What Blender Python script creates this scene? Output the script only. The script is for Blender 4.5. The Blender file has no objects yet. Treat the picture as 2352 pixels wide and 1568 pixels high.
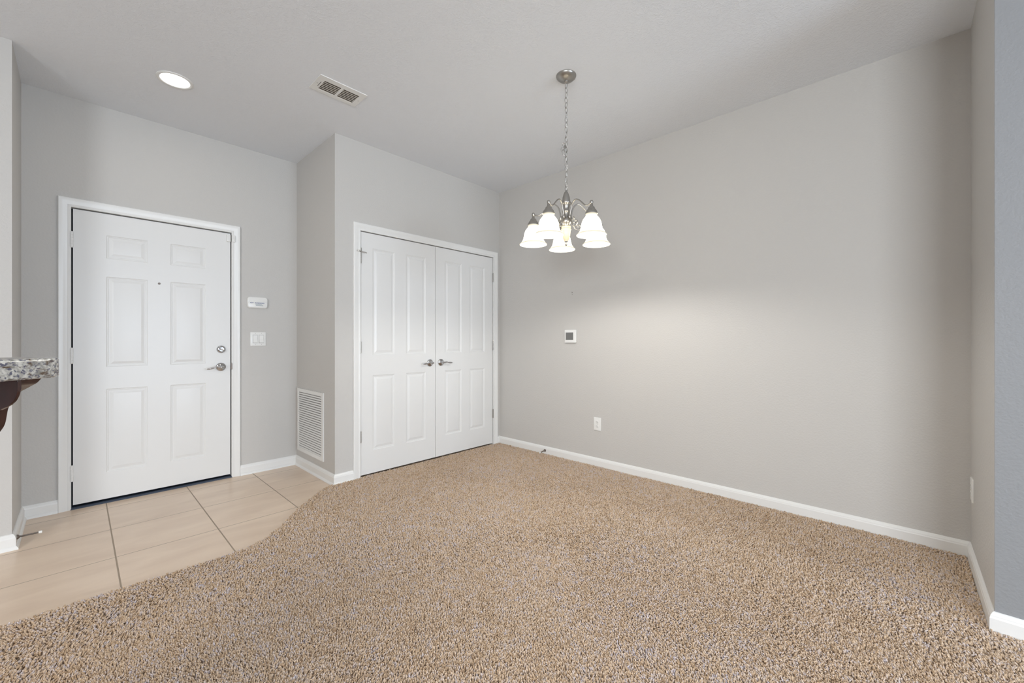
import bpy, bmesh, math, random
import numpy as np
from mathutils import Vector, Matrix
random.seed(4); rng = np.random.default_rng(7)
SC = bpy.context.scene; COL = SC.collection
PI = math.pi
# ------------------------------------------------------------------ camera, world, lights, exposure
F_PX = 945.2; YAW = math.radians(43.43); CAM_H = 1.12
cd = bpy.data.cameras.new('camera'); cam = bpy.data.objects.new('camera', cd); COL.objects.link(cam)
cd.sensor_width = 36.0; cd.lens = 36.0 * F_PX / 2352; cd.shift_y = -2.0 / 2352; cd.clip_start = 0.02
cam.location = (0, 0, CAM_H); cam.rotation_euler = (PI/2, 0, YAW - PI/2)
SC.camera = cam
SC.view_settings.view_transform = 'Standard'; SC.view_settings.look = 'None'
SC.view_settings.gamma = 1.0; SC.view_settings.exposure = 0.30
w = bpy.data.worlds.new('world'); SC.world = w; w.use_nodes = True
w.node_tree.nodes['Background'].inputs[0].default_value = (0.55, 0.7, 1.0, 1); w.node_tree.nodes['Background'].inputs[1].default_value = 0.02
try:
    SC.cycles.max_bounces = 12; SC.cycles.diffuse_bounces = 6; SC.cycles.use_denoising = True
except Exception: pass
H = 2.73
XR, YC, XS, YE, YST, XST, XL, YL = 3.168, 3.19, 1.373, 3.997, -0.259, 2.417, -0.241, 3.467
XB0, XB1, YB = -3.6, XST, -5.4           # rest of the open plan room behind the camera
def area(name, loc, rot, sx, sy, power, col):
    l = bpy.data.lights.new(name, 'AREA'); l.shape = 'RECTANGLE'; l.size = sx; l.size_y = sy; l.energy = power; l.color = col
    o = bpy.data.objects.new(name, l); o.location = loc; o.rotation_euler = rot; COL.objects.link(o); return o
DAY = (0.76, 0.87, 1.0); WARM = (1.0, 0.975, 0.93)
P_DAY, P_SIDE, P_BULB, P_CAN, P_UP, SHADE_E, P_KIT = 162, 178, 4.8, 0.8, 0, 9.0, 46
BULB_E, LENS_E = 15, 4
SIDEC, UPC, KITC, CANC, SHADEC = (0.88, 0.94, 1.0), (1, 1, 1), (1.0, 0.93, 0.84), (1, 0.93, 0.82), ((1.0, 0.92, 0.74), (1.0, 0.96, 0.86))
area('daylight_rear', (1.25, YB - 0.06, 1.15), (PI/2, 0, 0), 2.0, 2.0, P_DAY, DAY)
if P_SIDE: area('daylight_side', (XB0 - 0.06, -2.1, 1.35), (0, -PI/2, 0), 1.5, 2.2, P_SIDE, SIDEC)

if P_UP: area('uplight', (-0.2, -0.6, 1.7), (PI, 0, 0), 0.4, 0.4, P_UP, UPC)
area('kitchen_fill_light', (-2.3, 0.2, H - 0.03), (0, 0, 0), 1.3, 1.3, P_KIT, KITC)  # unseen fill lamp, added to brighten the room from the kitchen side

# ------------------------------------------------------------------ materials
def mat(name, col, rough=0.5, metal=0.0, spec=0.5, bump=None, emit=None, coat=0):
    m = bpy.data.materials.new(name); m.use_nodes = True; nt = m.node_tree
    b = nt.nodes['Principled BSDF']
    b.inputs['Base Color'].default_value = (*col, 1); b.inputs['Roughness'].default_value = rough
    b.inputs['Metallic'].default_value = metal; b.inputs['Specular IOR Level'].default_value = spec
    b.inputs['Coat Weight'].default_value = coat
    if emit: b.inputs['Emission Color'].default_value = (*emit[0], 1); b.inputs['Emission Strength'].default_value = emit[1]
    if bump:
        scale, dist, det, strength = bump
        tc = nt.nodes.new('ShaderNodeTexCoord'); n = nt.nodes.new('ShaderNodeTexNoise'); bp = nt.nodes.new('ShaderNodeBump')
        n.inputs['Scale'].default_value = scale; n.inputs['Detail'].default_value = det
        bp.inputs['Distance'].default_value = dist; bp.inputs['Strength'].default_value = strength
        nt.links.new(tc.outputs['Object'], n.inputs['Vector']); nt.links.new(n.outputs['Fac'], bp.inputs['Height'])
        nt.links.new(bp.outputs['Normal'], b.inputs['Normal'])
    return m
def ramp(nt, fac, stops):
    r = nt.nodes.new('ShaderNodeValToRGB'); e = r.color_ramp.elements
    while len(e) < len(stops): e.new(0.5)
    for el, (p, c) in zip(e, stops): el.position = p; el.color = (*c, 1) if len(c) == 3 else c
    nt.links.new(fac, r.inputs['Fac']); return r.outputs['Color']
M = {}
M['wall'] = mat('greige_wall_paint', (0.566, 0.552, 0.530), 0.55, spec=0.3, bump=(95, 0.004, 2, 0.33))
M['paint'] = mat('white_trim_paint', (0.80, 0.80, 0.785), 0.32, spec=0.5, bump=(30, 0.001, 3, 0.10))
M['door'] = mat('white_door_paint', (0.76, 0.76, 0.75), 0.34, spec=0.5, bump=(45, 0.0006, 4, 0.14))
M['plastic'] = mat('white_plastic', (0.80, 0.80, 0.78), 0.25, bump=(300, 0.0001, 1, 0.1))
M['chrome'] = mat('bright_nickel', (0.55, 0.55, 0.56), 0.10, 1.0, bump=(12, 0.0005, 1, 0.2))
M['nickel'] = mat('brushed_nickel', (0.40, 0.385, 0.36), 0.36, 1.0, bump=(180, 0.0002, 2, 0.2))
M['dark'] = mat('dark_gap_shade', (0.02, 0.022, 0.03), 0.8, bump=(40, 0.001, 2, 0.2))  # near-black stands in for shade in gaps and slots
M['bronze'] = mat('dark_door_stop_metal', (0.20, 0.17, 0.15), 0.45, 0.8, bump=(300, 0.0003, 1, 0.3))
M['screen'] = mat('grey_lcd_screen', (0.16, 0.16, 0.155), 0.25, bump=(200, 0.0001, 1, 0.1))
M['blue'] = mat('blue_ink', (0.02, 0.06, 0.22), 0.5, bump=(300, 0.0001, 1, 0.1))
M['greyink'] = mat('grey_ink', (0.28, 0.33, 0.38), 0.5, bump=(300, 0.0001, 1, 0.1))
M['redink'] = mat('faded_red_ink', (0.50, 0.33, 0.32), 0.5, bump=(300, 0.0001, 1, 0.1))
M['urn'] = mat('cream_glass', (0.80, 0.70, 0.50), 0.35, bump=(30, 0.001, 3, 0.2))
# ceiling: knockdown splatter
m = mat('white_knockdown_ceiling', (0.80, 0.825, 0.86), 0.85, spec=0.15); nt = m.node_tree; b = nt.nodes['Principled BSDF']
tc = nt.nodes.new('ShaderNodeTexCoord'); n = nt.nodes.new('ShaderNodeTexNoise'); n.inputs['Scale'].default_value = 55; n.inputs['Detail'].default_value = 3; n.inputs['Distortion'].default_value = 1.2
nt.links.new(tc.outputs['Object'], n.inputs['Vector'])
c = ramp(nt, n.outputs['Fac'], [(0.47, (0, 0, 0)), (0.56, (1, 1, 1))])
bp = nt.nodes.new('ShaderNodeBump'); bp.inputs['Distance'].default_value = 0.003; bp.inputs['Strength'].default_value = 0.28
nt.links.new(c, bp.inputs['Height']); nt.links.new(bp.outputs['Normal'], b.inputs['Normal']); M['ceil'] = m
# tile floor with grout
m = mat('cream_tile', (0.6, 0.5, 0.4), 0.28, spec=0.45); nt = m.node_tree; b = nt.nodes['Principled BSDF']
tc = nt.nodes.new('ShaderNodeTexCoord'); sep = nt.nodes.new('ShaderNodeSeparateXYZ'); nt.links.new(tc.outputs['Object'], sep.inputs[0])
def mth(op, a, bb=None, c=None):
    x = nt.nodes.new('ShaderNodeMath'); x.operation = op
    for i, v in enumerate((a, bb, c)):
        if v is None: continue
        if isinstance(v, (int, float)): x.inputs[i].default_value = v
        else: nt.links.new(v, x.inputs[i])
    return x.outputs[0]
TX, TY = 0.440, 0.4505
def line(sock, off, pitch, half):
    a = mth('DIVIDE', mth('SUBTRACT', sock, off), pitch)
    fr = mth('SUBTRACT', a, mth('FLOOR', a))
    d = mth('MULTIPLY', mth('MINIMUM', fr, mth('SUBTRACT', 1.0, fr)), pitch)
    return mth('LESS_THAN', d, half), mth('FLOOR', a)
gx, ix = line(sep.outputs['X'], 0.137, TX, 0.0032); gy, iy = line(sep.outputs['Y'], 2.953, TY, 0.0022)
g = mth('MAXIMUM', gx, gy)
n1 = nt.nodes.new('ShaderNodeTexNoise'); n1.inputs['Scale'].default_value = 3.0; n1.inputs['Detail'].default_value = 6; n1.inputs['Distortion'].default_value = 0.6
mp = nt.nodes.new('ShaderNodeMapping'); mp.inputs['Scale'].default_value = (1.0, 3.0, 1.0)
nt.links.new(tc.outputs['Object'], mp.inputs['Vector']); nt.links.new(mp.outputs[0], n1.inputs['Vector'])
tcol = ramp(nt, n1.outputs['Fac'], [(0.3, (0.68, 0.535, 0.415)), (0.7, (0.78, 0.635, 0.50))])
wn = nt.nodes.new('ShaderNodeTexWhiteNoise'); wn.noise_dimensions = '2D'; cmb = nt.nodes.new('ShaderNodeCombineXYZ')
nt.links.new(ix, cmb.inputs[0]); nt.links.new(iy, cmb.inputs[1]); nt.links.new(cmb.outputs[0], wn.inputs['Vector'])
hsv = nt.nodes.new('ShaderNodeHueSaturation'); nt.links.new(tcol, hsv.inputs['Color'])
nt.links.new(mth('MULTIPLY_ADD', wn.outputs['Value'], 0.05, 0.975), hsv.inputs['Value'])
mx = nt.nodes.new('ShaderNodeMix'); mx.data_type = 'RGBA'; nt.links.new(g, mx.inputs['Factor']); nt.links.new(hsv.outputs['Color'], mx.inputs['A']); mx.inputs['B'].default_value = (0.36, 0.29, 0.22, 1)
nt.links.new(mx.outputs['Result'], b.inputs['Base Color'])
bp = nt.nodes.new('ShaderNodeBump'); bp.inputs['Distance'].default_value = 0.0015; bp.inputs['Strength'].default_value = 0.7
nt.links.new(mth('SUBTRACT', 1.0, g), bp.inputs['Height']); nt.links.new(bp.outputs['Normal'], b.inputs['Normal'])
nt.links.new(mth('MULTIPLY_ADD', g, 0.5, 0.30), b.inputs['Roughness']); M['tile'] = m
# carpet yarn: colour attribute per tuft
m = mat('beige_carpet_yarn', (0.5, 0.42, 0.34), 0.9, spec=0.12); nt = m.node_tree; b = nt.nodes['Principled BSDF']
at = nt.nodes.new('ShaderNodeAttribute'); at.attribute_name = 'yarn'
nt.links.new(ramp(nt, at.outputs['Fac'], [(0.0, (0.36, 0.24, 0.15)), (0.3, (0.60, 0.435, 0.285)), (0.6, (0.70, 0.545, 0.40)), (0.85, (0.64, 0.545, 0.50)), (1.0, (0.60, 0.55, 0.60))]), b.inputs['Base Color'])
b.inputs['Sheen Weight'].default_value = 0.25; b.inputs['Sheen Roughness'].default_value = 0.5; M['yarn'] = m
m = mat('carpet_backing', (0.36, 0.285, 0.22), 0.95, spec=0.05, bump=(160, 0.01, 2, 0.9)); M['backing'] = m
# granite
m = mat('speckled_granite', (0.7, 0.7, 0.66), 0.12, spec=0.5); nt = m.node_tree; b = nt.nodes['Principled BSDF']
tc = nt.nodes.new('ShaderNodeTexCoord')
def noise(scale, det, dist=0.0, sc=(1, 1, 1)):
    mp = nt.nodes.new('ShaderNodeMapping'); mp.inputs['Scale'].default_value = sc
    n = nt.nodes.new('ShaderNodeTexNoise'); n.inputs['Scale'].default_value = scale; n.inputs['Detail'].default_value = det; n.inputs['Distortion'].default_value = dist
    nt.links.new(tc.outputs['Object'], mp.inputs[0]); nt.links.new(mp.outputs[0], n.inputs['Vector']); return n.outputs['Fac']
def mixc(f, a, bb):
    x = nt.nodes.new('ShaderNodeMix'); x.data_type = 'RGBA'; nt.links.new(f, x.inputs['Factor'])
    for k, v in (('A', a), ('B', bb)):
        if isinstance(v, tuple): x.inputs[k].default_value = (*v, 1)
        else: nt.links.new(v, x.inputs[k])
    return x.outputs['Result']
base = ramp(nt, noise(110, 4, 0.3), [(0.35, (0.24, 0.23, 0.21)), (0.62, (0.62, 0.60, 0.55))])
f1 = ramp(nt, noise(125, 4, 0.5, (1, 1, 1.6)), [(0.53, (0, 0, 0)), (0.61, (1, 1, 1))])
f2 = ramp(nt, noise(55, 5, 0.4, (1, 1, 2.2)), [(0.56, (0, 0, 0)), (0.68, (1, 1, 1))])
c = mixc(f1, base, (0.10, 0.10, 0.14)); c = mixc(f2, c, (0.10, 0.065, 0.04)); nt.links.new(c, b.inputs['Base Color']); M['granite'] = m
# cherry wood
m = mat('dark_cherry_wood', (0.10, 0.03, 0.02), 0.22, spec=0.5, coat=0.4); nt = m.node_tree; b = nt.nodes['Principled BSDF']
tc = nt.nodes.new('ShaderNodeTexCoord')
nt.links.new(ramp(nt, noise(30, 5, 0.4, (4, 4, 0.5)), [(0.3, (0.022, 0.006, 0.006)), (0.7, (0.050, 0.014, 0.011))]), b.inputs['Base Color']); M['cherry'] = m
# lit shade glass
m = bpy.data.materials.new('lit_alabaster_glass'); m.use_nodes = True; nt = m.node_tree; nt.nodes.clear()
out = nt.nodes.new('ShaderNodeOutputMaterial'); tr = nt.nodes.new('ShaderNodeBsdfTranslucent'); df = nt.nodes.new('ShaderNodeBsdfPrincipled'); ms = nt.nodes.new('ShaderNodeMixShader'); em = nt.nodes.new('ShaderNodeEmission'); ad = nt.nodes.new('ShaderNodeAddShader')
tr.inputs[0].default_value = (0.13, 0.115, 0.08, 1); df.inputs['Base Color'].default_value = (0.62, 0.57, 0.44, 1); df.inputs['Roughness'].default_value = 0.25
tc = nt.nodes.new('ShaderNodeTexCoord'); nn = noise(25, 3, 0.5)
nt.links.new(ramp(nt, nn, [(0.3, SHADEC[0]), (0.7, SHADEC[1])]), em.inputs[0]); 
sp = nt.nodes.new('ShaderNodeSeparateXYZ'); nt.links.new(tc.outputs['Object'], sp.inputs[0])
nt.links.new(mth('MULTIPLY_ADD', mth('POWER', mth('MAXIMUM', mth('SUBTRACT', 1.0, mth('MULTIPLY', mth('ABSOLUTE', mth('SUBTRACT', sp.outputs['Z'], 1.779)), 17.5)), 0.0), 1.5), SHADE_E, 0.42), em.inputs[1])
ms.inputs[0].default_value = 0.45; nt.links.new(tr.outputs[0], ms.inputs[1]); nt.links.new(df.outputs[0], ms.inputs[2])
nt.links.new(ms.outputs[0], ad.inputs[0]); nt.links.new(em.outputs[0], ad.inputs[1]); nt.links.new(ad.outputs[0], out.inputs[0]); M['shade'] = m
M['bulb'] = mat('glowing_bulb', (1, 0.95, 0.85), 0.4, emit=((1, 0.93, 0.8), BULB_E), bump=(50, 0.0001, 1, 0.1))
M['lens'] = mat('lit_recessed_lens', (1, 1, 1), 0.4, emit=((1, 0.98, 0.95), LENS_E), bump=(50, 0.0001, 1, 0.1))

# ------------------------------------------------------------------ mesh helpers
def finish(name, bm, m, parent=None, smooth=False, angle=None, loc=None, rot=None):
    me = bpy.data.meshes.new(name); bmesh.ops.recalc_face_normals(bm, faces=bm.faces); bm.to_mesh(me); bm.free()
    me.materials.append(M[m] if isinstance(m, str) else m)
    o = bpy.data.objects.new(name, me); COL.objects.link(o)
    if parent: o.parent = parent
    if loc: o.location = loc
    if rot: o.rotation_euler = rot
    if smooth:
        for p in me.polygons: p.use_smooth = True
        if angle is None: angle = 40
        me.set_sharp_from_angle(angle=math.radians(angle))
    return o
def box(bm, x0, x1, y0, y1, z0, z1, bev=0, seg=2):
    r = bmesh.ops.create_cube(bm, size=1); vs = r['verts']
    for v in vs: v.co = ((x0+x1)/2 + v.co.x*(x1-x0), (y0+y1)/2 + v.co.y*(y1-y0), (z0+z1)/2 + v.co.z*(z1-z0))
    if bev:
        es = list({e for v in vs for e in v.link_edges}); bmesh.ops.bevel(bm, geom=es, offset=bev, segments=seg, profile=0.5, affect='EDGES')
    return vs
def lathe(bm, prof, n=32, T=None, close=False):
    rings = []
    for r, z in prof:
        rings.append([bm.verts.new((r*math.cos(2*PI*i/n), r*math.sin(2*PI*i/n), z)) for i in range(n)] if r > 1e-6 else [bm.verts.new((0, 0, z))])
    for a, bb in zip(rings, rings[1:]):
        for i in range(n):
            j = (i+1) % n
            if len(a) == 1 and len(bb) == 1: continue
            if len(a) == 1: bm.faces.new((a[0], bb[j], bb[i]))
            elif len(bb) == 1: bm.faces.new((a[i], a[j], bb[0]))
            else: bm.faces.new((a[i], a[j], bb[j], bb[i]))
    if T is not None:
        for rg in rings:
            for v in rg: v.co = T @ v.co
def tube(bm, pts, r, n=10, cyclic=False, cap=True):
    pts = [Vector(p) for p in pts]; N = len(pts); rr = r if isinstance(r, (list, tuple)) else [r]*N
    rings = []; prev = None
    for i, p in enumerate(pts):
        if cyclic: t = pts[(i+1) % N] - pts[i-1]
        else: t = pts[min(i+1, N-1)] - pts[max(i-1, 0)]
        t.normalize()
        if prev is None: u = t.orthogonal().normalized()
        else:
            u = prev - t*prev.dot(t); u.normalize()
        prev = u; v = t.cross(u)
        rings.append([bm.verts.new(p + (u*math.cos(2*PI*k/n) + v*math.sin(2*PI*k/n))*rr[i]) for k in range(n)])
    for i in range(N if cyclic else N-1):
        a, bb = rings[i], rings[(i+1) % N]
        for k in range(n): bm.faces.new((a[k], a[(k+1) % n], bb[(k+1) % n], bb[k]))
    if cap and not cyclic: bm.faces.new(rings[0]); bm.faces.new(rings[-1])
def spline(pts, n=8):
    P = [Vector(p) for p in pts]; out = []
    for i in range(len(P)-1):
        p0 = P[max(i-1, 0)]; p1 = P[i]; p2 = P[i+1]; p3 = P[min(i+2, len(P)-1)]
        for k in range(n):
            t = k/n; out.append(0.5*((2*p1) + (p2-p0)*t + (2*p0-5*p1+4*p2-p3)*t*t + (3*p1-p0-3*p2+p3)*t**3))
    out.append(P[-1]); return out
def prism(bm, poly, z0, z1, T=None):
    """poly in XY, extruded in z; T maps afterwards"""
    a = [bm.verts.new((x, y, z0)) for x, y in poly]; b2 = [bm.verts.new((x, y, z1)) for x, y in poly]
    bm.faces.new(a); bm.faces.new(b2[::-1]); n = len(poly)
    for i in range(n): bm.faces.new((a[i], a[(i+1) % n], b2[(i+1) % n], b2[i]))
    if T is not None:
        for v in a + b2: v.co = T @ v.co
def rrect(w2, h2, r, n=5):
    o = []
    for cx, cy, a0 in ((w2-r, h2-r, 0), (-w2+r, h2-r, 90), (-w2+r, -h2+r, 180), (w2-r, -h2+r, 270)):
        for k in range(n+1):
            a = math.radians(a0 + 90*k/n); o.append((cx + r*math.cos(a), cy + r*math.sin(a)))
    return o
def tag(o, label=None, cat=None, group=None, kind=None):
    if label: o['label'] = label
    if cat: o['category'] = cat
    if group: o['group'] = group
    if kind: o['kind'] = kind
    return o
def thing(name, loc, rz, label, cat, group=None, kind=None):
    o = bpy.data.objects.new(name, None); o.empty_display_size = 0.05; COL.objects.link(o)
    o.location = loc; o.rotation_euler = (0, 0, rz); return tag(o, label, cat, group, kind)
# local frame of anything on a wall: +x viewer's right, +z up, -y out of the wall
ENTRY = 0.0; RIGHT = -PI/2; LEFTW = PI/2; BACKF = PI
def plate(bm, w2, h2, r, d0, d1, bev=0.002):
    """rounded plate standing off the wall, from -d0 to -d1, softened front edge"""
    prof = [(0, d0), (0, d1-bev), (bev*0.5, d1-bev*0.3), (bev*1.4, d1)]; rings = []
    for ins, d in prof:
        rings.append([bm.verts.new((x, -d, z)) for x, z in rrect(w2-ins, h2-ins, max(r-ins, 0.0005))])
    for a, bb in zip(rings, rings[1:]):
        for i in range(len(a)): bm.faces.new((a[i], a[(i+1) % len(a)], bb[(i+1) % len(a)], bb[i]))
    bm.faces.new(rings[-1]); bm.faces.new(rings[0])
ROTY = Matrix.Rotation(PI/2, 4, 'X')     # lathe z axis -> local -y (out of the wall)

# ------------------------------------------------------------------ room shell
WT = 0.12
M['wall2'] = mat('shade_tinted_wall_paint', (0.27, 0.277, 0.287), 0.55, spec=0.3, bump=(95, 0.004, 2, 0.33))  # darker tone puts this wall's shade into its colour
def wall(name, boxes, label, m='wall'):
    bm = bmesh.new()
    for bx in boxes: box(bm, *bx)
    o = finish(name, bm, m); tag(o, label, 'wall', kind='structure'); return o
D1 = (-0.032, 0.874, 2.008)     # front door opening x0 x1 top
D2 = (1.573, 3.075, 2.016)      # closet opening
wall('wall_entry', [(XL-WT, D1[0], YE, YE+WT, 0, H), (D1[1], XS+0.001, YE, YE+WT, 0, H), (D1[0], D1[1], YE, YE+WT, D1[2], H)], 'greige wall around the white front door')
wall('wall_closet', [(XS, D2[0], YC, YC+WT, 0, H), (D2[1], XR+0.001, YC, YC+WT, 0, H), (D2[0], D2[1], YC, YC+WT, D2[2], H)], 'greige wall around the double closet doors')
wall('wall_closet_side', [(XS, XS+WT, YC+WT, YE+WT, 0, H)], 'narrow greige side wall of the closet above the return air grille')
wall('wall_right', [(XR, XR+WT, YST-WT, YC+WT, 0, H)], 'long greige wall with the thermostat and outlet')
wall('wall_stub', [(XST+0.004, XR, YST-0.13, YST, 0, H)], 'narrow greige wall end at the right edge of the carpeted room')
wall('wall_living', [(XST, XST+WT, YB, YST-0.13, 0, H), (XST, XST+0.004, YST-0.13, YST, 0, H)], 'wall tinted blue grey for its shade at the far right edge of the photo', 'wall2')
wall('wall_left', [(XL-WT, XL, YL+0.0, YE, 0, H)], 'short greige wall return left of the front door')
wall('wall_kitchen', [(XB0, XL-WT, YL, YL+WT, 0, H)], 'greige wall behind the granite bar top')
wall('wall_far_left', [(XB0-WT, XB0, YB, -3.2, 0, H), (XB0-WT, XB0, -1.0, YL+WT, 0, H), (XB0-WT, XB0, -3.2, -1.0, 0, 0.6), (XB0-WT, XB0, -3.2, -1.0, 2.1, H)], 'greige wall of the open room behind the camera')
wall('wall_rear', [(XB0-WT, 0.25, YB-WT, YB, 0, H), (2.25, XST+WT, YB-WT, YB, 0, H), (0.25, 2.25, YB-WT, YB, 2.15, H), (0.25, 2.25, YB-WT, YB, 0, 0.15)], 'greige rear wall with the large window')
bm = bmesh.new(); box(bm, XB0-WT, XR+WT, YB-WT, YE+WT, H, H+0.1)
tag(finish('ceiling', bm, 'ceil'), 'flat white ceiling with knockdown texture', 'ceiling', kind='structure')
bm = bmesh.new(); box(bm, XB0-WT, XR+WT, YB-WT, YE+0.5, -0.12, 0)
tag(finish('floor', bm, 'tile'), 'cream square floor tiles with thin grout lines', 'floor', kind='structure')
# dark panels standing in for the shade behind the doors
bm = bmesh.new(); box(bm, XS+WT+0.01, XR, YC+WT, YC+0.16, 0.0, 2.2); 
tag(finish('closet_shade_panel', bm, 'dark', loc=None), 'dark panel for the shade inside the closet, seen through the door gaps', 'closet interior', kind='structure')
bm = bmesh.new(); box(bm, D1[0]-0.1, D1[1]+0.1, YE+WT, YE+0.16, 0.0, 2.2)
tag(finish('door_gap_shade_panel', bm, 'dark'), 'dark panel for the shade in the gap behind the front door', 'door gap', kind='structure')

# ------------------------------------------------------------------ baseboards (profile swept along a floor path; interior on the left of travel)
BBP = [(0, 0), (0.0145, 0), (0.0145, 0.060), (0.0125, 0.064), (0.012, 0.070), (0.0085, 0.076), (0.006, 0.0805), (0.002, 0.083), (0, 0.083)]
SHOE = [(0, 0), (0.024, 0), (0.0235, 0.006), (0.021, 0.012), (0.017, 0.017), (0.0145, 0.019), (0.0145, 0.060), (0.0125, 0.064), (0.012, 0.070), (0.0085, 0.076), (0.006, 0.0805), (0.002, 0.083), (0, 0.083)]
def baseboard(name, path, label, prof=BBP):
    bm = bmesh.new(); P = [Vector((x, y)) for x, y in path]; rings = []
    for i, p in enumerate(P):
        ds = []
        if i > 0: ds.append((P[i]-P[i-1]).normalized())
        if i < len(P)-1: ds.append((P[i+1]-P[i]).normalized())
        ns = [Vector((-d.y, d.x)) for d in ds]; nn = sum(ns, Vector((0, 0))).normalized(); k = 1/max(nn.dot(ns[0]), 0.2)
        rings.append([bm.verts.new((p.x + nn.x*d*k, p.y + nn.y*d*k, z)) for d, z in prof])
    for a, bb in zip(rings, rings[1:]):
        for i in range(len(prof)): j = (i+1) % len(prof); bm.faces.new((a[i], a[j], bb[j], bb[i]))
    bm.faces.new(rings[0]); bm.faces.new(rings[-1])
    return tag(finish(name, bm, 'paint', smooth=True, angle=25), label, 'baseboard', kind='structure')
CW = 0.060
baseboard('baseboard_right', [(XST, -3.0), (XST, YST), (XR, YST), (XR, YC), (D2[1]-0.004+CW, YC)][::1], 'white baseboard along the long right wall and wall end')
baseboard('baseboard_closet', [(D2[0]+0.004-CW, YC), (XS, YC), (XS, YE), (D1[1]-0.004+CW, YE)], 'white baseboard around the closet corner under the return grille', SHOE)
baseboard('baseboard_left', [(D1[0]+0.004-CW, YE), (XL, YE), (XL, YL), (XB0, YL)], 'white baseboard on the short wall left of the front door', SHOE)

# ------------------------------------------------------------------ door casings
def casing(name, x0, x1, top, yw, label, w=CW):
    prof = [(0, 0), (0, 0.010), (0.004, 0.0125), (0.014, 0.0125), (0.017, 0.0115), (0.021, 0.0125), (w*0.55, 0.0145), (w*0.72, 0.018), (w*0.93, 0.018), (w, 0.014), (w, 0)]
    bm = bmesh.new(); rings = []
    for (x, z, dx, dz) in ((x0, 0.0, -1, 0), (x0, top, -1, 1), (x1, top, 1, 1), (x1, 0.0, 1, 0)):
        rings.append([bm.verts.new((x + dx*u, yw - d, z + dz*u)) for u, d in prof])
    for a, bb in zip(rings, rings[1:]):
        for i in range(len(prof)-1): bm.faces.new((a[i], a[i+1], bb[i+1], bb[i]))
        bm.faces.new((a[-1], a[0], bb[0], bb[-1]))
    bm.faces.new(rings[0]); bm.faces.new(rings[-1])
    o = finish(name, bm, 'paint', smooth=True, angle=25); tag(o, label, 'door casing', kind='structure')
    # jamb lining the opening
    bm = bmesh.new(); j = 0.018
    box(bm, x0-0.004, x0-0.004+0.004, yw-0.002, yw+WT, 0, top+0.004); box(bm, x1, x1+0.004, yw-0.002, yw+WT, 0, top+0.004); box(bm, x0, x1, yw-0.002, yw+WT, top, top+0.004)
    finish('jamb', bm, 'paint', o)
    bm = bmesh.new()   # stop strips behind the slab, coloured dark as gap shade
    box(bm, x0, x0+0.012, yw+0.05, yw+0.075, 0, top); box(bm, x1-0.012, x1, yw+0.05, yw+0.075, 0, top); box(bm, x0, x1, yw+0.05, yw+0.075, top-0.012, top)
    finish('door_stop_strip', bm, 'dark', o)
    return o
casing('trim_1', D1[0]+0.004, D1[1]-0.004, D1[2]-0.004, YE, 'white casing around the front door')
casing('trim_2', D2[0]+0.004, D2[1]-0.004, D2[2]-0.004, YC, 'white casing around the closet doors')

# ------------------------------------------------------------------ doors
def slab(name, x0, x1, z0, z1, y, th, cols, rows, parent, deep=1.0):
    """door leaf in local coords with embossed raised panels; front at y, facing -y"""
    bm = bmesh.new()
    xs = [x0] + [v for c in cols for v in c] + [x1]; zs = [z0] + [v for r in rows for v in r] + [z1]
    V = {}
    def vt(x, z, d=0.0):
        k = (round(x, 5), round(z, 5), round(d, 5))
        if k not in V: V[k] = bm.verts.new((x, y + d, z))
        return V[k]
    for i in range(len(xs)-1):
        for j in range(len(zs)-1):
            a, bb, c0, c1 = xs[i], xs[i+1], zs[j], zs[j+1]
            if i % 2 == 1 and j % 2 == 1:
                prof = [(0, 0), (0.003, 0.0015*deep), (0.0055, 0.0035*deep), (0.010, 0.0035*deep), (0.013, 0.0055*deep), (0.018, 0.0055*deep), (0.024, 0.0045*deep), (0.036, 0.0010*deep), (0.040, 0.0006)]
                rg = [[vt(a+u, c0+u, d), vt(bb-u, c0+u, d), vt(bb-u, c1-u, d), vt(a+u, c1-u, d)] for u, d in prof]
                for p, q in zip(rg, rg[1:]):
                    for k in range(4): bm.faces.new((p[k], p[(k+1) % 4], q[(k+1) % 4], q[k]))
                bm.faces.new(rg[-1])
            else: bm.faces.new((vt(a, c0), vt(bb, c0), vt(bb, c1), vt(a, c1)))
    # sides and back
    per = [(x, z0) for x in xs] + [(x1, z) for z in zs[1:]] + [(x, z1) for x in xs[::-1][1:]] + [(x0, z) for z in zs[::-1][1:-1]]
    fr = [vt(x, z) for x, z in per]; bk = [bm.verts.new((x, y+th, z)) for x, z in per]; n = len(per)
    for i in range(n): bm.faces.new((fr[i], fr[(i+1) % n], bk[(i+1) % n], bk[i]))
    bm.faces.new(bk[::-1])
    return finish(name, bm, 'door', parent, smooth=True, angle=9)
def hinge(parent, x, z, h, material, y=0.0, r=0.0055, leaf=False, yy=-0.006):
    bm = bmesh.new(); T = Matrix.Translation((x, yy, z-h/2))
    prof = [(0, -0.004), (r*0.7, -0.003), (r*0.8, 0)]
    for k in range(5):
        a, bb = h*k/5 + 0.0008, h*(k+1)/5 - 0.0008; prof += [(r*0.8, a), (r, a+0.0006), (r, bb-0.0006), (r*0.8, bb)]
    prof += [(r*0.8, h), (r*0.7, h+0.003), (0, h+0.004)]; lathe(bm, prof, 14, T)
    box(bm, x-0.011 if leaf else x-0.004, x+0.013 if leaf else x+0.004, -0.002, 0.004, z-h/2, z+h/2)
    return finish('hinge', bm, material, parent, smooth=True)
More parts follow.
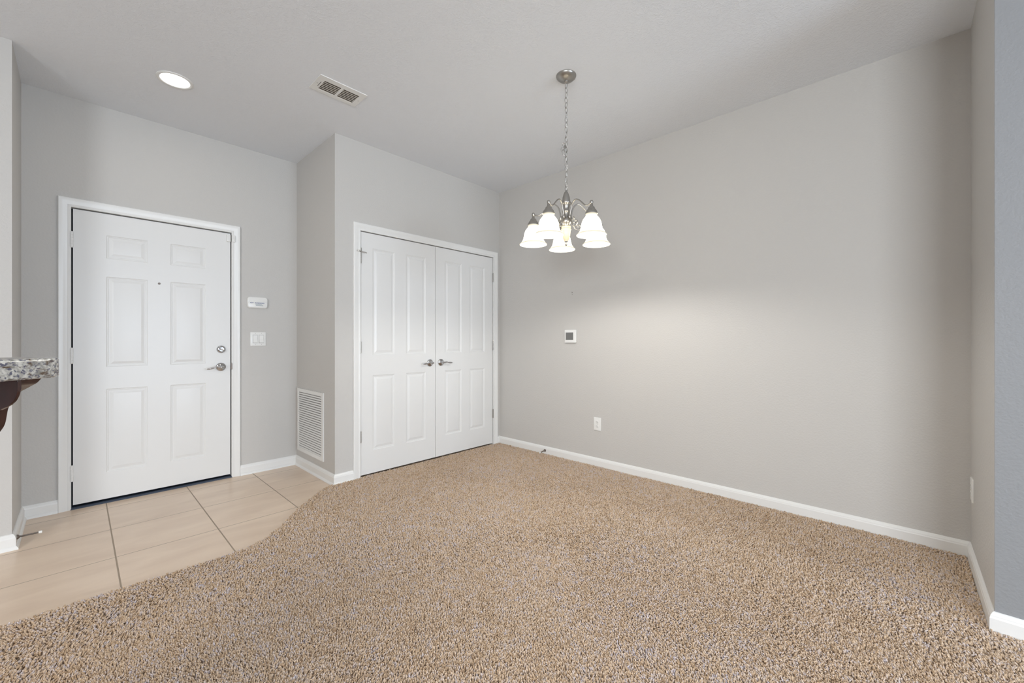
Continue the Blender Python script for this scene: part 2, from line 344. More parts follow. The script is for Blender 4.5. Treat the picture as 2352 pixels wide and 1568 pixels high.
def lever(parent, x, z, dirn, name='door_handle', material='chrome', droop=-0.006, tail=True):
    """rose, neck and a wavy lever pointing along dirn (+1 right, -1 left)"""
    bm = bmesh.new(); lathe(bm, [(0, 0), (0.0335, 0), (0.0335, 0.003), (0.031, 0.007), (0.027, 0.009), (0.025, 0.0095), (0.022, 0.013), (0.014, 0.017), (0.011, 0.020), (0.0105, 0.044), (0.009, 0.050), (0.004, 0.053), (0, 0.0535)], 40, Matrix.Translation((x, 0, z)) @ ROTY)
    o = finish(name, bm, material, parent, smooth=True, angle=50)
    bm = bmesh.new(); p = spline([(x - dirn*(0.012 if tail else 0.0), -0.046, z+0.002), (x+dirn*0.012, -0.047, z), (x+dirn*0.035, -0.047, z+0.004), (x+dirn*0.058, -0.046, z+0.001+droop*0.5), (x+dirn*0.080, -0.045, z+0.002+droop), (x+dirn*0.104, -0.043, z+0.001+droop)], 7)
    n = len(p); rr = []
    for i in range(n):
        t = i/(n-1); rr.append(0.0072 if t < 0.15 else 0.0055 + 0.0016*math.sin((t-0.15)*13) + (0.003*max(0, t-0.55) if t < 0.97 else 0))
    rr[0] = 0.004; rr[-1] = 0.0035; tube(bm, p, rr, 12)
    finish('lever', bm, material, o, smooth=True, angle=60)
    return o
# front door
d1 = thing('door_1', (0, YE, 0), 0, 'white six panel front door with dead bolt and lever', 'door', kind='structure')
slab('door_leaf', -0.020, 0.863, 0.026, 1.997, 0.004, 0.042, [(0.138, 0.355), (0.483, 0.700)], [(0.207, 0.786), (0.938, 1.563), (1.688, 1.850)], d1, 1.0)
for z in (1.79, 1.02, 0.24): hinge(d1, -0.026, z, 0.100, 'paint', r=0.0085, yy=-0.010)
dd = bmesh.new(); lathe(dd, [(0, 0), (0.031, 0), (0.031, 0.004), (0.029, 0.011), (0.024, 0.017), (0.018, 0.0185), (0.017, 0.0165), (0, 0.016)], 36, Matrix.Translation((0.800, 0.004, 1.050)) @ ROTY)
db = finish('deadbolt', dd, 'chrome', d1, smooth=True, angle=40)
dd = bmesh.new(); box(dd, -0.017, 0.017, -0.034, -0.012, -0.0045, 0.0045, 0.003); o = finish('thumb_turn', dd, 'chrome', db, smooth=True, loc=(0.800, 0, 1.050), rot=(0, math.radians(38), 0))
lever(d1, 0.798, 0.908, -1, droop=-0.012)
dd = bmesh.new(); lathe(dd, [(0, 0.002), (0.004, 0.002), (0.0045, 0.004), (0.0075, 0.004), (0.008, 0.0)], 20, Matrix.Translation((0.418, 0.004, 1.543)) @ ROTY); finish('peephole', dd, 'bronze', d1, smooth=True)
dd = bmesh.new(); box(dd, 0.864, 0.874, -0.014, 0.004, 0.885, 0.935, 0.001); finish('strike_plate', dd, 'bronze', d1)
# raised threshold and weather strip
bm = bmesh.new(); prism(bm, [(-0.014, 0), (0.06, 0), (0.06, 0.012), (0.0, 0.012), (-0.010, 0.007)], D1[0], D1[1], Matrix(((0, 0, 1, 0), (1, 0, 0, YE), (0, 1, 0, 0), (0, 0, 0, 1))))
tag(finish('trim_5', bm, mat('blue_grey_threshold', (0.045, 0.06, 0.09), 0.4, 0.3, bump=(60, 0.001, 2, 0.2))), 'dark metal threshold under the front door', 'threshold', kind='structure')
# closet doors
ROWS = [(0.210, 0.832), (1.000, 1.885)]
d2 = thing('door_2', (0, YC, 0), 0, 'left leaf of the white double closet doors with flip hinge stop', 'door', kind='structure')
slab('door_leaf', 1.5795, 2.3185, 0.022, 2.006, 0.002, 0.035, [(1.687, 1.893), (2.005, 2.212)], ROWS, d2, 1.15)
d3 = thing('door_3', (0, YC, 0), 0, 'right leaf of the white double closet doors beside the corner', 'door', kind='structure')
slab('door_leaf', 2.3225, 3.0650, 0.022, 2.006, 0.002, 0.035, [(2.432, 2.638), (2.745, 2.950)], ROWS, d3, 1.15)
for z in (1.795, 1.066, 0.338): hinge(d2, 1.578, z, 0.090, 'nickel', r=0.0065, yy=-0.007); hinge(d3, 3.068, z, 0.090, 'nickel', r=0.0065, yy=-0.007)
lever(d2, 2.258, 0.913, -1); lever(d3, 2.383, 0.913, 1)
bm = bmesh.new(); tube(bm, [(1.578, -0.007, 1.846), (1.578, -0.007, 1.872)], 0.008, 10); tube(bm, [(1.578, -0.010, 1.842), (1.556, -0.028, 1.842), (1.545, -0.034, 1.843)], 0.0035, 8); tube(bm, [(1.578, -0.010, 1.842), (1.606, -0.026, 1.838), (1.620, -0.030, 1.832)], 0.0035, 8)
hs = finish('hinge_stop', bm, 'nickel', d2, smooth=True)
bm = bmesh.new(); lathe(bm, [(0, 0), (0.007, 0), (0.0075, 0.008), (0, 0.009)], 14, Matrix.Translation((1.545, -0.034, 1.843)) @ Matrix.Rotation(0.7, 4, 'Z') @ ROTY); finish('bumper', bm, 'plastic', hs, smooth=True)

# door contact sensor
s = thing('door_sensor', (0.868, YE, 1.955), ENTRY, 'small white alarm contact on the top right corner of the front door', 'alarm sensor')
bm = bmesh.new(); plate(bm, 0.0125, 0.028, 0.003, -0.004, 0.016); finish('magnet_block', bm, 'plastic', s, smooth=True, loc=(-0.018, 0, 0))
bm = bmesh.new(); plate(bm, 0.0115, 0.028, 0.003, 0.0095, 0.026); finish('switch_block', bm, 'plastic', s, smooth=True, loc=(0.013, 0, 0))

# ------------------------------------------------------------------ wall fittings
def text_mesh(name, s, size, m, parent, loc, depth=0.0003, xs=1.0):
    cu = bpy.data.curves.new(name, 'FONT'); cu.body = s; cu.size = size; cu.extrude = depth; cu.align_x = 'LEFT'; cu.space_character = 1.12; cu.offset = size*0.03
    t = bpy.data.objects.new(name, cu); COL.objects.link(t); dg = bpy.context.evaluated_depsgraph_get()
    me = bpy.data.meshes.new_from_object(t.evaluated_get(dg)); bpy.data.objects.remove(t); me.materials.clear(); me.materials.append(M[m])
    o = bpy.data.objects.new(name, me); COL.objects.link(o); o.parent = parent; o.location = loc; o.rotation_euler = (PI/2, 0, 0); o.scale = (xs, 1, 1); return o
k = thing('alarm_keypad', (1.055, YE, 1.442), ENTRY, 'white rounded alarm keypad with blue printed warning label beside the front door', 'alarm keypad')
bm = bmesh.new(); plate(bm, 0.0755, 0.047, 0.020, 0, 0.022, 0.004); finish('keypad_body', bm, 'plastic', k, smooth=True)
bm = bmesh.new(); plate(bm, 0.073, 0.0265, 0.017, 0.022, 0.026, 0.003); f = finish('flip_cover', bm, 'plastic', k, smooth=True, loc=(0, 0, -0.0165))
for nm, st, sz, mm, loc, xs in (('printed_word', 'ADT', 0.0125, 'blue', (-0.058, -0.0265, 0.0095), 1.0), ('printed_word', 'WARNING', 0.0120, 'blue', (-0.024, -0.0265, 0.0095), 1.15)):
    text_mesh(nm, st, sz, mm, f, loc, xs=xs)
bm = bmesh.new()
for i, (a, bb, z) in enumerate(((-0.020, 0.032, 0.0045), (-0.018, 0.028, 0.001), (-0.014, 0.038, -0.0050), (-0.016, 0.040, -0.0085))): box(bm, a, bb, -0.0266, -0.0258, z-0.0010, z+0.0010)
finish('fine_print', bm, 'greyink', f)
sw = thing('light_switch', (1.063, YE, 1.134), ENTRY, 'white double rocker light switch below the alarm keypad', 'light switch')
bm = bmesh.new(); plate(bm, 0.059, 0.059, 0.004, 0, 0.007, 0.003); finish('cover_plate', bm, 'plastic', sw, smooth=True)
for sx in (-0.023, 0.023):
    bm = bmesh.new(); box(bm, sx-0.0185, sx+0.0185, -0.0078, -0.004, -0.0345, 0.0345, 0.0006); fr = finish('rocker_frame', bm, mat('grey_gap_shade', (0.30, 0.30, 0.29), 0.5, bump=(100, 0.0001, 1, 0.1)) if sx < 0 else bpy.data.materials['grey_gap_shade'], sw)  # grey frame paints in the shaded gap round each rocker
    bm = bmesh.new(); v = [(-0.0165, -0.032), (0.0165, -0.032), (0.0165, 0.032), (-0.0165, 0.032)]
    prism(bm, [(-0.032, 0.003), (0.032, 0.003), (0.032, 0.0105), (0.0, 0.0095), (-0.032, 0.0145)], sx-0.0165, sx+0.0165, Matrix(((0, 0, 1, 0), (0, -1, 0, 0), (1, 0, 0, 0), (0, 0, 0, 1))))
    finish('rocker', bm, 'plastic', sw)
    for z in (-0.048, 0.048):
        bm = bmesh.new(); lathe(bm, [(0.0028, 0.0065), (0.0026, 0.0078), (0, 0.008)], 12, Matrix.Translation((sx, 0, z)) @ ROTY); finish('screw', bm, 'nickel', sw)
t = thing('thermostat', (XR, 2.238, 1.160), RIGHT, 'square white thermostat with grey screen on the long right wall', 'thermostat')
bm = bmesh.new(); plate(bm, 0.059, 0.058, 0.004, 0, 0.006, 0.001); finish('back_plate', bm, 'plastic', t, smooth=True)
bm = bmesh.new(); plate(bm, 0.062, 0.060, 0.005, 0.004, 0.020, 0.002); finish('housing', bm, 'plastic', t, smooth=True)
bm = bmesh.new(); box(bm, -0.048, 0.036, -0.0208, -0.018, -0.033, 0.036, 0.0003); finish('screen', bm, 'screen', t)
def outlet(loc, rz, label):
    o = thing('wall_outlet', loc, rz, label, 'outlet', None)
    bm = bmesh.new(); plate(bm, 0.036, 0.058, 0.003, 0, 0.0065, 0.0028); finish('cover_plate', bm, 'plastic', o, smooth=True)
    for z in (-0.0195, 0.0195):
        bm = bmesh.new(); plate(bm, 0.0165, 0.0135, 0.0115, 0.004, 0.0075, 0.0006); r = finish('receptacle', bm, 'plastic', o, smooth=True, loc=(0, 0, z))
        bm = bmesh.new(); box(bm, -0.0075, -0.005, -0.0078, -0.006, -0.001, 0.0075); box(bm, 0.005, 0.0075, -0.0078, -0.006, 0.0, 0.007); lathe(bm, [(0.0027, 0.006), (0.0027, 0.0078), (0, 0.0078)], 12, Matrix.Translation((0, 0, -0.006)) @ ROTY)
        finish('slots', bm, 'screen', r)
    bm = bmesh.new(); lathe(bm, [(0.003, 0.006), (0.0028, 0.0077), (0, 0.008)], 12, ROTY); finish('screw', bm, 'nickel', o)
    return o
outlet((XR, 1.956, 0.382), RIGHT, 'white duplex wall outlet low on the long right wall below the thermostat')
outlet((3.085, YST, 0.372), BACKF, 'white wall outlet seen edge on on the narrow wall end at right')
bm = bmesh.new(); tube(bm, [(0, 0.004, 0), (0, -0.012, 0.001)], 0.0022, 8); tube(bm, [(0, 0.004, -0.016), (0, -0.010, -0.015)], 0.0018, 8)
nl = finish('wall_nail', bm, 'bronze', smooth=True, loc=(XR, 2.224, 1.568), rot=(0, 0, RIGHT)); tag(nl, 'tiny nail left in the wall above the thermostat', 'nail')
def door_stop(loc, rz, L, label, pitch=0.0):
    o = thing('door_stop', loc, rz, label, 'door stop')
    bm = bmesh.new(); lathe(bm, [(0, 0), (0.013, 0), (0.013, 0.003), (0.009, 0.008), (0.006, 0.010), (0, 0.010)], 20, ROTY); finish('mounting_base', bm, 'bronze', o, smooth=True)
    pts = []; turns = 16
    for i in range(turns*8+1):
        a = 2*PI*i/8; y = 0.008 + (L-0.012)*i/(turns*8); pts.append((0.0042*math.cos(a), -y, 0.0042*math.sin(a) - pitch*y))
    bm = bmesh.new(); tube(bm, pts, 0.0014, 5); finish('spring', bm, 'bronze', o, smooth=True)
    bm = bmesh.new(); lathe(bm, [(0, 0), (0.006, 0), (0.0075, 0.003), (0.0075, 0.012), (0.005, 0.014), (0, 0.014)], 18, Matrix.Translation((0, -L+0.004, -pitch*(L-0.004))) @ ROTY); finish('rubber_tip', bm, 'plastic', o, smooth=True)
    return o
door_stop((XL+0.0145, 3.500, 0.050), LEFTW, 0.082, 'brown spring door stop with white tip on the left baseboard by the tiles')
door_stop((XR-0.0145, 2.540, 0.045), RIGHT, 0.075, 'brown spring door stop on the right wall baseboard above the carpet', 0.12)
# return air grille
g = thing('return_air_grille', (XS, 3.6745, 0.4175), RIGHT, 'white louvered return air grille low on the closet side wall', 'air grille')
W2, H2 = 0.2805, 0.277
bm = bmesh.new(); e = 0.030
for bx in ((-W2, W2, -0.010, 0, H2-e, H2), (-W2, W2, -0.010, 0, -H2, -H2+e), (-W2, -W2+e, -0.010, 0, -H2+e, H2-e), (W2-e, W2, -0.010, 0, -H2+e, H2-e)): box(bm, *bx)
finish('grille_frame', bm, 'plastic', g)
bm = bmesh.new(); box(bm, -W2+e, W2-e, 0.000, 0.002, -H2+e, H2-e); finish('duct_shadow', bm, mat('grey_duct_shade', (0.26, 0.255, 0.25), 0.8, bump=(30, 0.001, 1, 0.2)), g, loc=(0, -0.0025, 0))  # flat grey sheet stands in for shade behind the louvers
bm = bmesh.new(); NL = 25; hh = 2*(H2-e)/NL
for i in range(NL):
    z = -H2+e + hh*(i+0.5)
    prism(bm, [(-0.0098, z-hh*0.40), (-0.0090, z-hh*0.46), (-0.0030, z-hh*0.02), (-0.0036, z+hh*0.10)], -W2+e, W2-e, Matrix(((0, 0, 1, 0), (1, 0, 0, 0), (0, 1, 0, 0), (0, 0, 0, 1))))
finish('louvers', bm, 'plastic', g)
# ceiling vent
v = thing('ceiling_vent', (1.1605, 2.640, H), 0, 'white rectangular ceiling air vent with two banks of dark slots', 'air vent')
bm = bmesh.new(); x2, y2 = 0.150, 0.0925; slots = []
bx0, bx1, bx2, bx3, by0, by1 = -0.107, -0.004, 0.012, 0.115, -0.052, 0.064
def fr(a, bb, c, d): box(bm, a, bb, c, d, -0.0045, 0)
fr(-x2, x2, -y2, by0); fr(-x2, x2, by1, y2); fr(-x2, bx0, by0, by1); fr(bx1, bx2, by0, by1); fr(bx3, x2, by0, by1)
vf = finish('vent_frame', bm, 'plastic', v)
bm = bmesh.new(); box(bm, bx0, bx3, by0, by1, -0.0015, 0); finish('duct_shade', bm, mat('dark_duct_shade', (0.06, 0.048, 0.035), 0.8, bump=(30, 0.001, 1, 0.2)), v)  # dark sheet painted as the shade up inside the vent
bm = bmesh.new()
for (a, bb) in ((bx0, bx1), (bx2, bx3)):
    for i in range(7):
        y = by0 + (by1-by0)*i/6.0 * 0.94 + 0.002
        prism(bm, [(y-0.0062, -0.0040), (y-0.0052, -0.0046), (y+0.0050, -0.0022), (y+0.0040, -0.0016)], a, bb, Matrix(((0, 0, 1, 0), (1, 0, 0, 0), (0, 1, 0, 0), (0, 0, 0, 1))))
finish('louvers', bm, mat('vent_louver_paint', (0.72, 0.69, 0.64), 0.4, bump=(30, 0.0005, 1, 0.1)), v)
bm = bmesh.new(); box(bm, -0.121, -0.1185, -0.026, 0.032, -0.0052, -0.0040); finish('damper_slot', bm, 'dark', v)
for x in (-0.133, 0.133):
    bm = bmesh.new(); lathe(bm, [(0.003, -0.0040), (0.003, -0.0052), (0, -0.0056)], 10, Matrix.Translation((x, 0.004, 0))); finish('screw', bm, 'nickel', v)
# recessed light
r = thing('recessed_light', (0.416, 3.264, H), 0, 'round lit recessed ceiling light in front of the entry door', 'ceiling light')
bm = bmesh.new(); lathe(bm, [(0.092, 0), (0.0915, -0.003), (0.086, -0.006), (0.075, -0.0045), (0.0725, -0.002), (0.0725, 0)], 56); finish('trim_ring', bm, 'plastic', r, smooth=True)
bm = bmesh.new(); lathe(bm, [(0, -0.0032), (0.0735, -0.0025)], 48); finish('lens', bm, 'lens', r)
l = bpy.data.lights.new('recessed_lamp', 'AREA'); l.shape = 'DISK'; l.size = 0.14; l.energy = P_CAN; l.color = CANC; lo = bpy.data.objects.new('recessed_lamp', l); COL.objects.link(lo); lo.location = (0.416, 3.264, H-0.012)

# ------------------------------------------------------------------ chandelier
CX, CY = 2.045, 1.482
ch = thing('chandelier', (CX, CY, 0), YAW, 'brushed nickel five arm chandelier with lit bell glass shades hanging on a chain', 'chandelier')
# local +x points away from the camera
bm = bmesh.new(); lathe(bm, [(0.061, H), (0.061, H-0.003), (0.058, H-0.010), (0.045, H-0.022), (0.026, H-0.030), (0.013, H-0.033), (0.012, H-0.040), (0.006, H-0.045), (0, H-0.046)], 40); finish('ceiling_canopy', bm, 'nickel', ch, smooth=True)
bm = bmesh.new(); zt, zb = H-0.044, 2.030; pitch = 0.0300; i = 0; z = zt
def link(c, ang, tilt=0.0, L=0.0195, Wd=0.0085):
    T = Matrix.Translation(c) @ Matrix.Rotation(ang, 4, 'Z') @ Matrix.Rotation(tilt, 4, 'Y'); P = []
    for k in range(20):
        a = 2*PI*k/20; P.append(T @ Vector((Wd*math.cos(a), 0, L*math.sin(a)*(1-0.12*abs(math.cos(a))))))
    tube(bm, P, 0.00165, 6, cyclic=True)
while z - pitch > zb - 0.012:
    z -= pitch*0.5 if i == 0 else pitch; link((0, 0, z), (i % 2)*PI/2 + 0.55 + 0.15*math.sin(i*1.7), 0.05*math.sin(i*2.3)); i += 1
for c, a, tl in (((-0.002, 0.012, 2.305), 0.9, 0.5), ((0.0, 0.020, 2.290), 1.6, -0.5), ((-0.004, 0.016, 2.262), 1.5, 0.35), ((0, 0.004, 2.285), 2.2, 0.3)): link(c, a, tl)
finish('chain', bm, 'nickel', ch, smooth=True)
bm = bmesh.new(); tube(bm, [(0.0025*math.sin(k*0.9), 0.0025*math.cos(k*0.7), H-0.04 - (H-0.04-2.02)*k/60) for k in range(61)], 0.0011, 6); finish('lamp_cord', bm, 'plastic', ch, smooth=True)
bm = bmesh.new(); lathe(bm, [(0, 2.036), (0.005, 2.034), (0.006, 2.026), (0.011, 2.022), (0.016, 2.010), (0.021, 1.994), (0.0245, 1.976), (0.026, 1.960), (0.0325, 1.9575), (0.0325, 1.952), (0.029, 1.949), (0.024, 1.940), (0.0215, 1.925), (0.0205, 1.912), (0.0245, 1.908), (0.0245, 1.902), (0.021, 1.899),
    (0.0195, 1.890), (0.0205, 1.868), (0.026, 1.862), (0.032, 1.852), (0.034, 1.842), (0.030, 1.832), (0.0235, 1.825), (0.0225, 1.817), (0.029, 1.813)], 40)
finish('centre_column', bm, 'nickel', ch, smooth=True, angle=50)
bm = bmesh.new(); lathe(bm, [(0.028, 1.814), (0.029, 1.808), (0.026, 1.803), (0.030, 1.799), (0.031, 1.793), (0.027, 1.788), (0.026, 1.770), (0.0215, 1.748), (0.0155, 1.730), (0.012, 1.724)], 36); finish('glass_urn', bm, 'urn', ch, smooth=True, angle=50)
bm = bmesh.new(); lathe(bm, [(0.0125, 1.7245), (0.0125, 1.721), (0.006, 1.718), (0.005, 1.712), (0.0075, 1.707), (0.006, 1.700), (0, 1.695)], 20); finish('finial', bm, 'nickel', ch, smooth=True)
RS = 0.207
def spiral(c, r0, r1, a0, a1, n=26):
    return [(c[0] + (r0+(r1-r0)*k/n)*math.cos(a0+(a1-a0)*k/n), 0, c[1] + (r0+(r1-r0)*k/n)*math.sin(a0+(a1-a0)*k/n)) for k in range(n+1)]
bm = bmesh.new(); tube(bm, spline([(0.024, 0, 1.862), (0.034, 0, 1.880), (0.047, 0, 1.930), (0.073, 0, 1.956), (0.100, 0, 1.951), (0.127, 0, 1.930), (0.152, 0, 1.907), (0.172, 0, 1.897), (0.192, 0, 1.900), (RS, 0, 1.906)], 7), 0.0042, 12); arm_me = bm
arm0 = finish('arm', arm_me, 'nickel', ch, smooth=True)
bm = bmesh.new(); lathe(bm, [(0, 1.918), (0.007, 1.916), (0.0105, 1.908), (0.009, 1.899), (0.006, 1.895), (0.009, 1.892), (0.0095, 1.884), (0.013, 1.880), (0.0185, 1.876), (0.019, 1.870), (0.021, 1.867), (0.028, 1.859), (0.0335, 1.848), (0.036, 1.843), (0.036, 1.839), (0.031, 1.838)], 32, Matrix.Translation((RS, 0, 0))); cup = finish('shade_holder', bm, 'nickel', arm0, smooth=True, angle=50)
bm = bmesh.new(); so = [(0.031, 1.842), (0.0335, 1.836), (0.032, 1.828), (0.038, 1.820), (0.048, 1.806), (0.054, 1.790), (0.0575, 1.772), (0.061, 1.756), (0.066, 1.743), (0.074, 1.732), (0.082, 1.724), (0.086, 1.720)]
si = [(x-0.0035, zz+0.0005) for x, zz in so[::-1]]; si[0] = (0.0845, 1.7175)
lathe(bm, so + si + [so[0]], 48, Matrix.Translation((RS, 0, 0))); shd = finish('shade', bm, 'shade', arm0, smooth=True, angle=70)
tag(shd, 'lit cream bell glass shade')
bm = bmesh.new(); lathe(bm, [(0, 1.762), (0.010, 1.764), (0.018, 1.770), (0.020, 1.778), (0.016, 1.788), (0.011, 1.792), (0.011, 1.815), (0, 1.815)], 24, Matrix.Translation((RS, 0, 0))); blb = finish('bulb', bm, 'bulb', arm0, smooth=True)
bm = bmesh.new()
P1 = spiral((0.060, 1.853), 0.004, 0.015, PI*2.6, PI*1.0, 34); P2 = spiral((0.078, 1.823), 0.004, 0.019, -PI*1.35, PI*0.55)
tube(bm, P1 + [(0.0455, 0, 1.843)], 0.0030, 8); tube(bm, spline([(0.044, 0, 1.845), (0.048, 0, 1.828), (0.054, 0, 1.812), (0.064, 0, 1.803), (0.078, 0, 1.800), (0.090, 0, 1.806), (0.096, 0, 1.818), (0.092, 0, 1.830), (0.082, 0, 1.833), (0.075, 0, 1.826), (0.078, 0, 1.818), (0.083, 0, 1.820)], 5), 0.0030, 8)
tube(bm, [(0.022, 0, 1.868), (0.034, 0, 1.866), (0.043, 0, 1.858), (0.0445, 0, 1.845)], 0.0030, 8)
lathe(bm, [(0, 1.878), (0.008, 1.875), (0.0105, 1.867), (0.008, 1.859), (0, 1.856)], 16, Matrix.Translation((0.031, 0, 0)))
scr = finish('scroll', bm, 'nickel', arm0, smooth=True)
arm0.rotation_euler = (0, 0, 0)
kids = [cup, shd, blb, scr]
for kk in range(1, 5):
    a = arm0.copy(); COL.objects.link(a); a.parent = ch; a.rotation_euler = (0, 0, kk*2*PI/5)
    for c in kids:
        cc = c.copy(); COL.objects.link(cc); cc.parent = a
for kk in range(5):
    l = bpy.data.lights.new('bulb_light', 'POINT'); l.energy = P_BULB; l.color = WARM; l.shadow_soft_size = 0.013
    ang = YAW + kk*2*PI/5; lo = bpy.data.objects.new('bulb_light', l); COL.objects.link(lo); lo.location = (CX + RS*math.cos(ang), CY + RS*math.sin(ang), 1.744)
blb_me_mat = M['bulb']

# ------------------------------------------------------------------ breakfast bar, left edge
FW = Vector((math.cos(YAW), math.sin(YAW), 0)); RT = Vector((math.sin(YAW), -math.cos(YAW), 0))
BAR = Matrix(((RT.x, FW.x, 0, 0), (RT.y, FW.y, 0, 0), (0, 0, 1, 0), (0, 0, 0, 1)))   # local x = lateral, y = forward
LE = -0.932; S1 = 0.872; S0 = -1.9; LW = -1.175
def barobj(name, bm, m, parent=None, **k):
    for vv in bm.verts: vv.co = BAR @ vv.co
    return finish(name, bm, m, parent, **k)
bm = bmesh.new(); out = [(LE-0.40, S0), (LE, S0)]; rr = 0.045
for kk in range(9):
    a = math.radians(90*kk/8); out.append((LE-rr+rr*math.cos(a), S1-rr+rr*math.sin(a)))
out += [(LE-0.40, S1)]
prof = [(0.003, 1.045), (0.0, 1.048), (0.0, 1.081), (0.0012, 1.0838), (0.004, 1.085)]
cen = Vector((LE-0.2, (S0+S1)/2)); rings = []
for ins, zz in prof: rings.append([bm.verts.new((x - math.copysign(ins, x-cen.x), y - math.copysign(ins, y-cen.y), zz)) for x, y in out])
for a, bb in zip(rings, rings[1:]):
    for i in range(len(out)): j = (i+1) % len(out); bm.faces.new((a[i], a[j], bb[j], bb[i]))
bm.faces.new(rings[0]); bm.faces.new(rings[-1])
o = barobj('bar_countertop', bm, 'granite', smooth=True, angle=35); tag(o, 'speckled white and brown granite bar top at the left edge', 'countertop')
bm = bmesh.new(); box(bm, LW-0.12, LW, S0, S1-0.02, 0.0045, 1.0445)
o = barobj('wall_bar', bm, 'wall'); tag(o, 'low wall under the granite bar top', 'wall', kind='structure')
def PL(px, py, s): return ((px-1176)/F_PX*s, CAM_H - (py-782)/F_PX*s)
cb = thing('corbel', (0, 0, 0), 0, 'dark cherry scrolled wooden bracket under the granite bar top', 'bracket')
def profile_body(name, pts, s0, s1, bev):
    bm = bmesh.new()
    a = [bm.verts.new((x, s0, z)) for x, z in pts]; fc = bm.faces.new(a)
    r2 = bmesh.ops.extrude_face_region(bm, geom=[fc]); vs = [x for x in r2['geom'] if isinstance(x, bmesh.types.BMVert)]
    for x in vs: x.co.y = s1
    es = [e for e in bm.edges if abs(e.verts[0].co.y-e.verts[1].co.y) < 1e-6]
    if bev: bmesh.ops.bevel(bm, geom=es, offset=bev, segments=3, profile=0.5, affect='EDGES')
    return barobj(name, bm, 'cherry', cb, smooth=True, angle=30)
def curve2(pts, n=6): return [(p.x, p.z) for p in spline([(x, 0, z) for x, z in pts], n)]
s = 0.800; zt = 1.045
c1 = curve2([PL(49, 875, s), PL(49, 890, s), PL(47.5, 903, s), PL(40, 919, s), PL(28, 930, s), PL(12, 938.5, s), PL(-6, 946, s), PL(-40, 962, s), PL(-80, 980, s)])
c1 = [(x, min(zz, zt)) for x, zz in c1]; c1[0] = (c1[0][0], zt)
bodyB = c1 + [(LW, c1[-1][1]-0.015), (LW, zt)]
s2 = 0.834
cA = curve2([PL(97, 866, s2), PL(92, 872, s2), PL(84, 879.5, s2), PL(72, 886, s2), PL(60, 892.5, s2), PL(48, 899, s2), PL(36, 910, s2), PL(25, 925, s2), PL(18.5, 940, s2), PL(15.5, 955, s2), PL(12, 972, s2), PL(5, 985, s2), PL(-8, 999, s2), PL(-40, 1018, s2), PL(-90, 1045, s2), PL(-130, 1085, s2)])
cA = [(min(x, LE-0.008), min(zz, zt)) for x, zz in cA]; cA[0] = (cA[0][0], zt)
bodyA = cA + [(LW, cA[-1][1]-0.01), (LW, zt)]
profile_body('bracket_core', bodyA, s+0.001, s2, 0.0)
profile_body('scroll_cheek', bodyB, s-0.006, s, 0.0012)

# ------------------------------------------------------------------ carpet
CE = [(-0.75, 2.54), (0.60, 2.54), (0.72, 2.585), (0.83, 2.69), (1.03, 2.925), (1.20, 3.09), (1.335, YC-0.0), (XR-0.012, YC)]
def edge_y(x): return np.interp(x, [p[0] for p in CE], [p[1] for p in CE])
cp = bmesh.new()
poly = [(XB0, 2.54)] + CE + [(XR-0.012, YST+0.012), (XST-0.012, YST), (XST-0.012, YB), (XB0, YB)]
prism(cp, [(x, y - (0.006 if 0 < i < 7 else 0)) for i, (x, y) in enumerate(poly)], 0.0, 0.004)
carpet = finish('carpet', cp, 'backing'); tag(carpet, 'beige textured cut pile carpet covering most of the floor', 'carpet')
def noise2(x, y, s, seed):
    r = np.random.default_rng(seed); G = r.random((64, 64)); x = (x*s) % 64; y = (y*s) % 64
    i = np.floor(x).astype(int); j = np.floor(y).astype(int); fx = x-i; fy = y-j; fx = fx*fx*(3-2*fx); fy = fy*fy*(3-2*fy)
    a = G[i % 64, j % 64]; b_ = G[(i+1) % 64, j % 64]; c_ = G[i % 64, (j+1) % 64]; d_ = G[(i+1) % 64, (j+1) % 64]
    return (a*(1-fx)+b_*fx)*(1-fy) + (c_*(1-fx)+d_*fx)*fy
def scatter(sp, keep):
    xs = np.arange(-0.75, XR, sp); ys = np.arange(-0.75, YC+0.02, sp*0.9)
    X, Y = np.meshgrid(xs, ys, indexing='ij'); X = X.ravel(); Y = Y.ravel()
    X = X + rng.uniform(-0.42, 0.42, X.size)*sp; Y = Y + rng.uniform(-0.42, 0.42, Y.size)*sp
    d = np.hypot(X, Y); ok = (Y < edge_y(X) + 0.002) & (X < XR-0.016) & ~((X > XST-0.016) & (Y < YST+0.016)) & keep(X, Y, d) & (Y < YC-0.004)
    fw = X*FW.x + Y*FW.y; lt = X*RT.x + Y*RT.y
    ok &= (fw > 1.0) & (np.abs(lt) < fw*1.42 + 0.25)
    return X[ok], Y[ok]
def bound(x, y): return 2.3 + 0.15*(noise2(x+9, y+9, 3, 3)-0.5)
XA, YA = scatter(0.0058, lambda x, y, d: d < 2.2 + rng.uniform(-0.25, 0.25, x.size))
XBb, YBb = scatter(0.0076, lambda x, y, d: d >= 2.2 + rng.uniform(-0.25, 0.25, x.size))
X = np.concatenate([XA, XBb]); Y = np.concatenate([YA, YBb]); N = X.size
sc = np.concatenate([np.full(XA.size, 0.85), np.full(XBb.size, 1.1)]) * rng.uniform(0.8, 1.2, N)
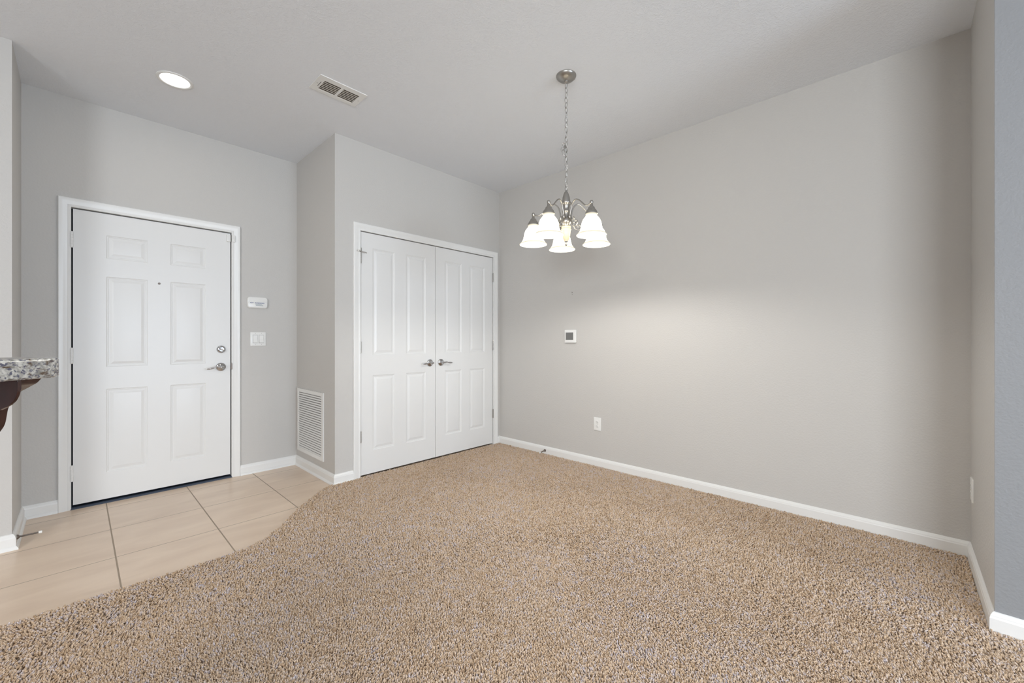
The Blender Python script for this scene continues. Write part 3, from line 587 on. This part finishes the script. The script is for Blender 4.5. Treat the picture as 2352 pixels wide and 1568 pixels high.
# lean of the pile: swirls left by feet and the vacuum
th = 2*PI*(noise2(X+20, Y+20, 1.1, 11)*1.2 + noise2(X+20, Y+20, 3.1, 12)*0.5) + rng.normal(0, 1.3, N)
mag = 0.0010 + 0.0040*noise2(X+20, Y+20, 2.3, 13) + rng.uniform(0, 0.0060, N)
hgt = (0.0105 + 0.003*noise2(X+20, Y+20, 4.0, 14) + rng.normal(0, 0.0016, N) + 0.004*(noise2(X+3, Y+3, 70, 15)-0.5))
lx = np.cos(th)*mag; ly = np.sin(th)*mag
ring = 4; lev = [(0.0, 0.0021, 0.0), (0.62, 0.0036, 0.45), (0.93, 0.0023, 0.9)]
nv = ring*3 + 1; V = np.zeros((N, nv, 3), np.float32); ph = rng.uniform(0, 2*PI, N); tw = rng.uniform(0.5, 1.3, N)
for li, (fz, rad, fl) in enumerate(lev):
    for q in range(ring):
        a = ph + q*2*PI/ring + li*tw*0.6; k_ = li*ring + q
        V[:, k_, 0] = X + rad*sc*np.cos(a) + lx*fl; V[:, k_, 1] = Y + rad*sc*np.sin(a) + ly*fl; V[:, k_, 2] = 0.002 + hgt*fz
V[:, nv-1, 0] = X + lx; V[:, nv-1, 1] = Y + ly; V[:, nv-1, 2] = 0.002 + hgt
quads = []; tris = []
for li in range(2):
    for q in range(ring):
        q2 = (q+1) % ring; quads.append((li*ring+q, li*ring+q2, (li+1)*ring+q2, (li+1)*ring+q))
for q in range(ring): tris.append((2*ring+q, 2*ring+(q+1) % ring, nv-1))
quads = np.array(quads); tris = np.array(tris); off = (np.arange(N)*nv)[:, None, None]
lo_ = np.concatenate([(quads[None]+off).reshape(N, -1), (tris[None]+off).reshape(N, -1)], axis=1).astype(np.int32)
per = np.concatenate([np.full(len(quads), 4), np.full(len(tris), 3)]); tot = np.tile(per, N); start = np.concatenate([[0], np.cumsum(tot)[:-1]]).astype(np.int32)
me = bpy.data.meshes.new('pile'); me.vertices.add(N*nv); me.vertices.foreach_set('co', V.reshape(-1))
me.loops.add(lo_.size); me.loops.foreach_set('vertex_index', lo_.ravel()); me.polygons.add(tot.size); me.polygons.foreach_set('loop_start', start)
me.update(calc_edges=True)
me.polygons.foreach_set('use_smooth', np.ones(tot.size, bool))
at = me.attributes.new('yarn', 'FLOAT', 'POINT')
col = np.clip(0.72*rng.random(N) + 0.35*noise2(X+5, Y+5, 45, 21) + 0.16*noise2(X+5, Y+5, 2.0, 22) - 0.10, 0, 1)
at.data.foreach_set('value', np.repeat(col, nv).astype(np.float32))
me.materials.append(M['yarn']); me.validate(clean_customdata=False)
po = bpy.data.objects.new('pile', me); COL.objects.link(po); po.parent = carpet; po['kind'] = 'stuff'
print('tufts', N)
